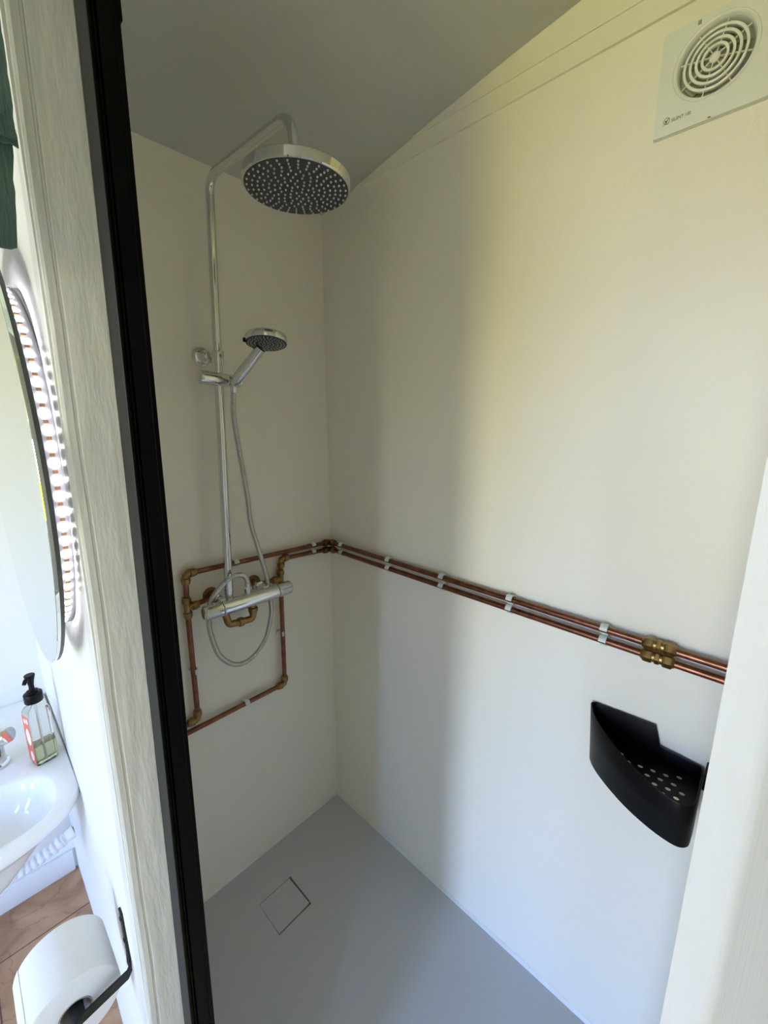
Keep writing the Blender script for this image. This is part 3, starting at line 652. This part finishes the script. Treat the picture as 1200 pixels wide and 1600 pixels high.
tap = thing('basin_tap', 'chrome basin tap on the basin ledge, half hidden behind the soap bottle', 'tap', (-0.997, 0.16, RZ))
bm = new(); lathe(bm, (-0.997, 0.16, RZ), (0, 0, 1), [(0, 0.030), (0.006, 0.030), (0.010, 0.024), (0.075, 0.022), (0.080, 0.02)], 32); obj('tap_body', bm, M['chrome'], tap)
bm = new(); lathe(bm, (-0.997, 0.155, 0.792), (0.62, -0.62, 0.25), [(0, 0.018), (0.012, 0.024), (0.036, 0.0225), (0.052, 0.0195), (0.054, 0.0180)], 32); kb = obj('tap_knob', bm, M['chrome'], tap)
bm = new(); tube(bm, fillet([(-0.997, 0.15, 0.757), (-1.02, 0.09, 0.768), (-1.03, 0.04, 0.752)], 0.03, 8), [0.014] * 20 if False else 0.013, 16); obj('spout', bm, M['chrome'], tap)

bx, by = -0.903, 0.098
sb = thing('soap_bottle', 'clear pump soap bottle with black pump and red label on the basin ledge', 'soap bottle', (bx, by, RZ))
def rsq(z, h, r, hx=None):
    hx = hx or h; pts = []
    for cx, cy, a0 in ((hx - r, h - r, 0), (-(hx - r), h - r, 90), (-(hx - r), -(h - r), 180), (hx - r, -(h - r), 270)):
        for k in range(5):
            a = math.radians(a0 + 22.5 * k); pts.append((cx + r * math.cos(a), cy + r * math.sin(a)))
    rot = math.radians(12); return [(bx + x * math.cos(rot) - y * math.sin(rot), by + x * math.sin(rot) + y * math.cos(rot), z) for x, y in pts]
HB = 0.0240
bm = new(); loft(bm, [rsq(RZ + 0.0005, HB - 0.004, 0.005), rsq(RZ + 0.004, HB, 0.006), rsq(0.858, HB, 0.006), rsq(0.868, HB - 0.003, 0.008), rsq(0.876, 0.0145, 0.0135), rsq(0.884, 0.0135, 0.0130)]); body = obj('bottle_body', bm, M['glass'], sb, sharp=60)
bm = new(); loft(bm, [rsq(RZ + 0.005, HB - 0.004, 0.005), rsq(RZ + 0.006, HB - 0.002, 0.005), rsq(0.768, HB - 0.002, 0.005)]); obj('liquid_soap', bm, M['soap'], sb)
bm = new(); lathe(bm, (bx, by, 0.884), (0, 0, 1), [(0, 0.0188), (0.001, 0.0195), (0.022, 0.0195), (0.0235, 0.0185), (0.0245, 0.012), (0.030, 0.012), (0.031, 0.006), (0.050, 0.0055)], 32); obj('pump_collar', bm, M['black'], sb)
bm = new(); lathe(bm, (bx, by, 0.930), (0, 0, 1), [(0, 0.006), (0.010, 0.0075), (0.020, 0.0100), (0.026, 0.0115), (0.028, 0.0105)], 24)
tube(bm, [(bx, by, 0.952), (bx - 0.010, by - 0.012, 0.950), (bx - 0.014, by - 0.018, 0.944)], [0.0058, 0.0052, 0.0042], 12); obj('pump_head', bm, M['black'], sb)
bm = new(); tube(bm, [(bx, by, 0.884), (bx, by, RZ + 0.008)], 0.0028, 10); obj('dip_tube', bm, M['plastic'], sb)
rot = math.radians(12)
def label_point(yl, z, o_=0.0006): # on the -X face of the bottle
    x = -HB - o_; return (bx + x * math.cos(rot) - yl * math.sin(rot), by + x * math.sin(rot) + yl * math.cos(rot), z)
def patch(bm, pts, o0, o1): loft(bm, [[label_point(y, z, o0) for y, z in pts], [label_point(y, z, o1) for y, z in pts]])
bm = new(); patch(bm, [(-0.0205, RZ + 0.008), (0.0205, RZ + 0.008), (0.0205, 0.852), (-0.0205, 0.856)], 0.0003, 0.0006); lab = obj('red_label', bm, M['label_red'], sb)
bm = new()
for cy, cz, ry, rz in ((-0.002, 0.795, 0.013, 0.024), (-0.010, 0.842, 0.006, 0.008), (0.006, 0.838, 0.005, 0.007), (-0.004, 0.740, 0.009, 0.014)):
    patch(bm, [(cy + ry * math.cos(2 * PI * k / 20), cz + rz * math.sin(2 * PI * k / 20)) for k in range(20)], 0.0006, 0.0009)
obj('label_motif', bm, M['label_white'], lab)

wp = spline([(-0.852, 0.36, 0.226), (-0.885, 0.36, 0.214), (-0.93, 0.36, 0.200), (-1.0, 0.355, 0.196), (-1.06, 0.33, 0.235), (-1.10, 0.20, 0.32), (-1.10, 0.02, 0.42), (-1.10, -0.03, 0.505)], 0.003)
wh = thing('waste_hose', 'white ribbed flexible waste hose running from the basin into the partition', 'waste hose', wp[0])
cut = 20
rr = []
for i in range(len(wp)):
    s = i * 0.003
    rr.append(0.015 if s < 0.028 else (0.0165 if s < 0.032 else (0.0205 if (i // 2) % 3 else 0.0165)))
obj('ribbed_hose', tube(new(), wp, rr, 20), M['hose_white'], wh, sharp=70)
bm = new(); lathe(bm, (-0.8535, 0.36, 0.2255), (-1, 0, -0.32), [(0.0, 0.0185), (0.018, 0.0185), (0.022, 0.0165)], 24); obj('hose_cuff', bm, M['hose_white'], wh)

# ------------------------------------------------------------------ toilet roll and holder
RO = Vector((-0.958, -0.572, 0.735)); RL = 0.100; RRd = 0.0585
tr = thing('toilet_roll', 'white toilet paper roll on the black wall holder', 'toilet roll', RO)
bm = new(); n = 72; rings = []
hole = 0.0205
prf = [(0.001, hole), (0.0, hole + 0.001), (0.0, RRd - 0.002), (0.0015, RRd), (RL - 0.0015, RRd), (RL, RRd - 0.002), (RL, hole), (0.001, hole)]
lathe(bm, RO, (0, 1, 0), prf, n, cap=False); obj('paper', bm, M['paper'], tr)
bm = new(); lathe(bm, RO, (0, 1, 0), [(0.0005, hole - 0.0002), (0.0005, hole - 0.0016), (RL - 0.0005, hole - 0.0016), (RL - 0.0005, hole - 0.0002)], 40, cap=False); obj('cardboard_core', bm, M['card'], tr)
bm = new(); sheet = []
for k in range(9):
    a = math.radians(150 + 26 * k / 8) ; r0 = RRd + 0.0004 + 0.0012 * (k / 8) ** 2
    sheet.append([(RO.x + r0 * math.cos(a), RO.y + y, RO.z + r0 * math.sin(a)) for y in (0.001, RL - 0.001)] + [(RO.x + (r0 + 0.0005) * math.cos(a), RO.y + y, RO.z + (r0 + 0.0005) * math.sin(a)) for y in (RL - 0.001, 0.001)])
loft(bm, sheet); obj('loose_sheet', bm, M['paper'], tr)
ho = thing('toilet_roll_holder', 'black metal strap toilet roll holder on the white partition', 'roll holder', (-0.886, -0.575, 0.77))
yA = -0.586
def strap(bm, pts, w, t):
    """flat bar: pts are centre points with the bar's wide direction w and thin direction t"""
    loft(bm, [[p + w_ * 0.5 + t_ * 0.5, p - w_ * 0.5 + t_ * 0.5, p - w_ * 0.5 - t_ * 0.5, p + w_ * 0.5 - t_ * 0.5] for p, w_, t_ in pts])
bm = new()
strap(bm, [(Vector((part_x(-0.55, 0.83) - 0.0018, -0.552, 0.828)), Y * 0.016, X * 0.003), (Vector((part_x(-0.56, 0.80) - 0.0018, -0.560, 0.795)), Y * 0.016, X * 0.003), (Vector((part_x(-0.57, 0.77) - 0.0020, -0.572, 0.765)), Y * 0.016, X * 0.003), (Vector((-0.8885, -0.580, 0.752)), Y * 0.016, X * 0.003)], 0, 0)
obj('back_plate', bm, M['black_metal'], ho)
bm = new(); strap(bm, [(Vector((-0.8868, yA, 0.757)), Z * 0.015, Y * 0.0035), (Vector((-0.893, yA - 0.001, 0.7475)), Z * 0.015, Y * 0.0035), (Vector((-0.952, yA, 0.7365)), Z * 0.015, Y * 0.0035)], 0, 0); obj('arm', bm, M['black_metal'], ho)
bm = new(); lathe(bm, (-0.956, yA - 0.002, 0.7355), (0, 1, 0), [(0, 0.006), (0.001, 0.0085), (0.112, 0.0085), (0.113, 0.007)], 24); obj('roll_bar', bm, M['black_metal'], ho)
for zz, yy in ((0.818, -0.5545), (0.785, -0.5635)):
    bm = new(); lathe(bm, (part_x(yy, zz) - 0.0032, yy, zz), (-1, 0, 0), [(0, 0.0042), (0.0012, 0.0038), (0.0018, 0.002)], 14); obj('screw_head', bm, M['black_metal'], ho)

# ------------------------------------------------------------------ green cloth hanging at the edge of the partition
gc = thing('hanging_cloth', 'dark green cloth with frayed edge hanging in two layers at the top left', 'cloth', (-0.93, -0.73, 2.05))
def cloth(name, y, z0, z1, xr_, xl_=-1.01, seed=1, amp=0.0015):
    rnd = random.Random(seed); bm = new(); NX, NZc = 28, 40; front = []
    fray = [0.0006 * rnd.uniform(-1, 1) for _ in range(NZc + 1)]; fz = [0.0015 * rnd.uniform(-1, 1) for _ in range(NX + 1)]
    for k in range(NZc + 1):
        row = []
        for i in range(NX + 1):
            u = i / NX; z = z0 + (z1 - z0) * k / NZc + (fz[i] if k == 0 else 0); x = xl_ + (xr_(z) - xl_) * u + (fray[k] if i == NX else 0)
            row.append(bm.verts.new((x, y + amp * math.sin(u * 9 + seed) * (1 - 0.4 * k / NZc), z)))
        front.append(row)
    for k in range(NZc):
        for i in range(NX): bm.faces.new((front[k][i], front[k][i + 1], front[k + 1][i + 1], front[k + 1][i]))
    r = bmesh.ops.extrude_face_region(bm, geom=bm.faces[:])
    for v in [g for g in r['geom'] if isinstance(g, bmesh.types.BMVert)]: v.co.y += 0.0022
    return obj(name, bm, M['cloth'], gc, sharp=70)
YC = -0.735
cloth('front_layer', YC - 0.006, 1.790, 2.06, lambda z: -0.8938 + 0.020 * (z - 1.789), seed=2)
cloth('back_layer', YC + 0.003, 1.719, 2.06, lambda z: -0.9028 + 0.10 * (min(z, 1.80) - 1.719), seed=5)
bm = new(); box(bm, -1.0, -0.8945, YC - 0.0125, YC - 0.0096, 1.792, 1.806, 0.0008); obj('hem_band', bm, M['cloth'], gc)
pg = new(); tube(pg, [(-0.8845, -0.66, 2.062), (-0.897, -0.70, 2.064), (-0.93, YC, 2.064), (-1.02, YC, 2.064)], 0.006, 12)
tag(obj('cloth_rail', pg, M['black_metal'], None, loc=(-0.885, -0.66, 2.062)), 'thin black rail above the green cloth at the top of the partition', 'rail')
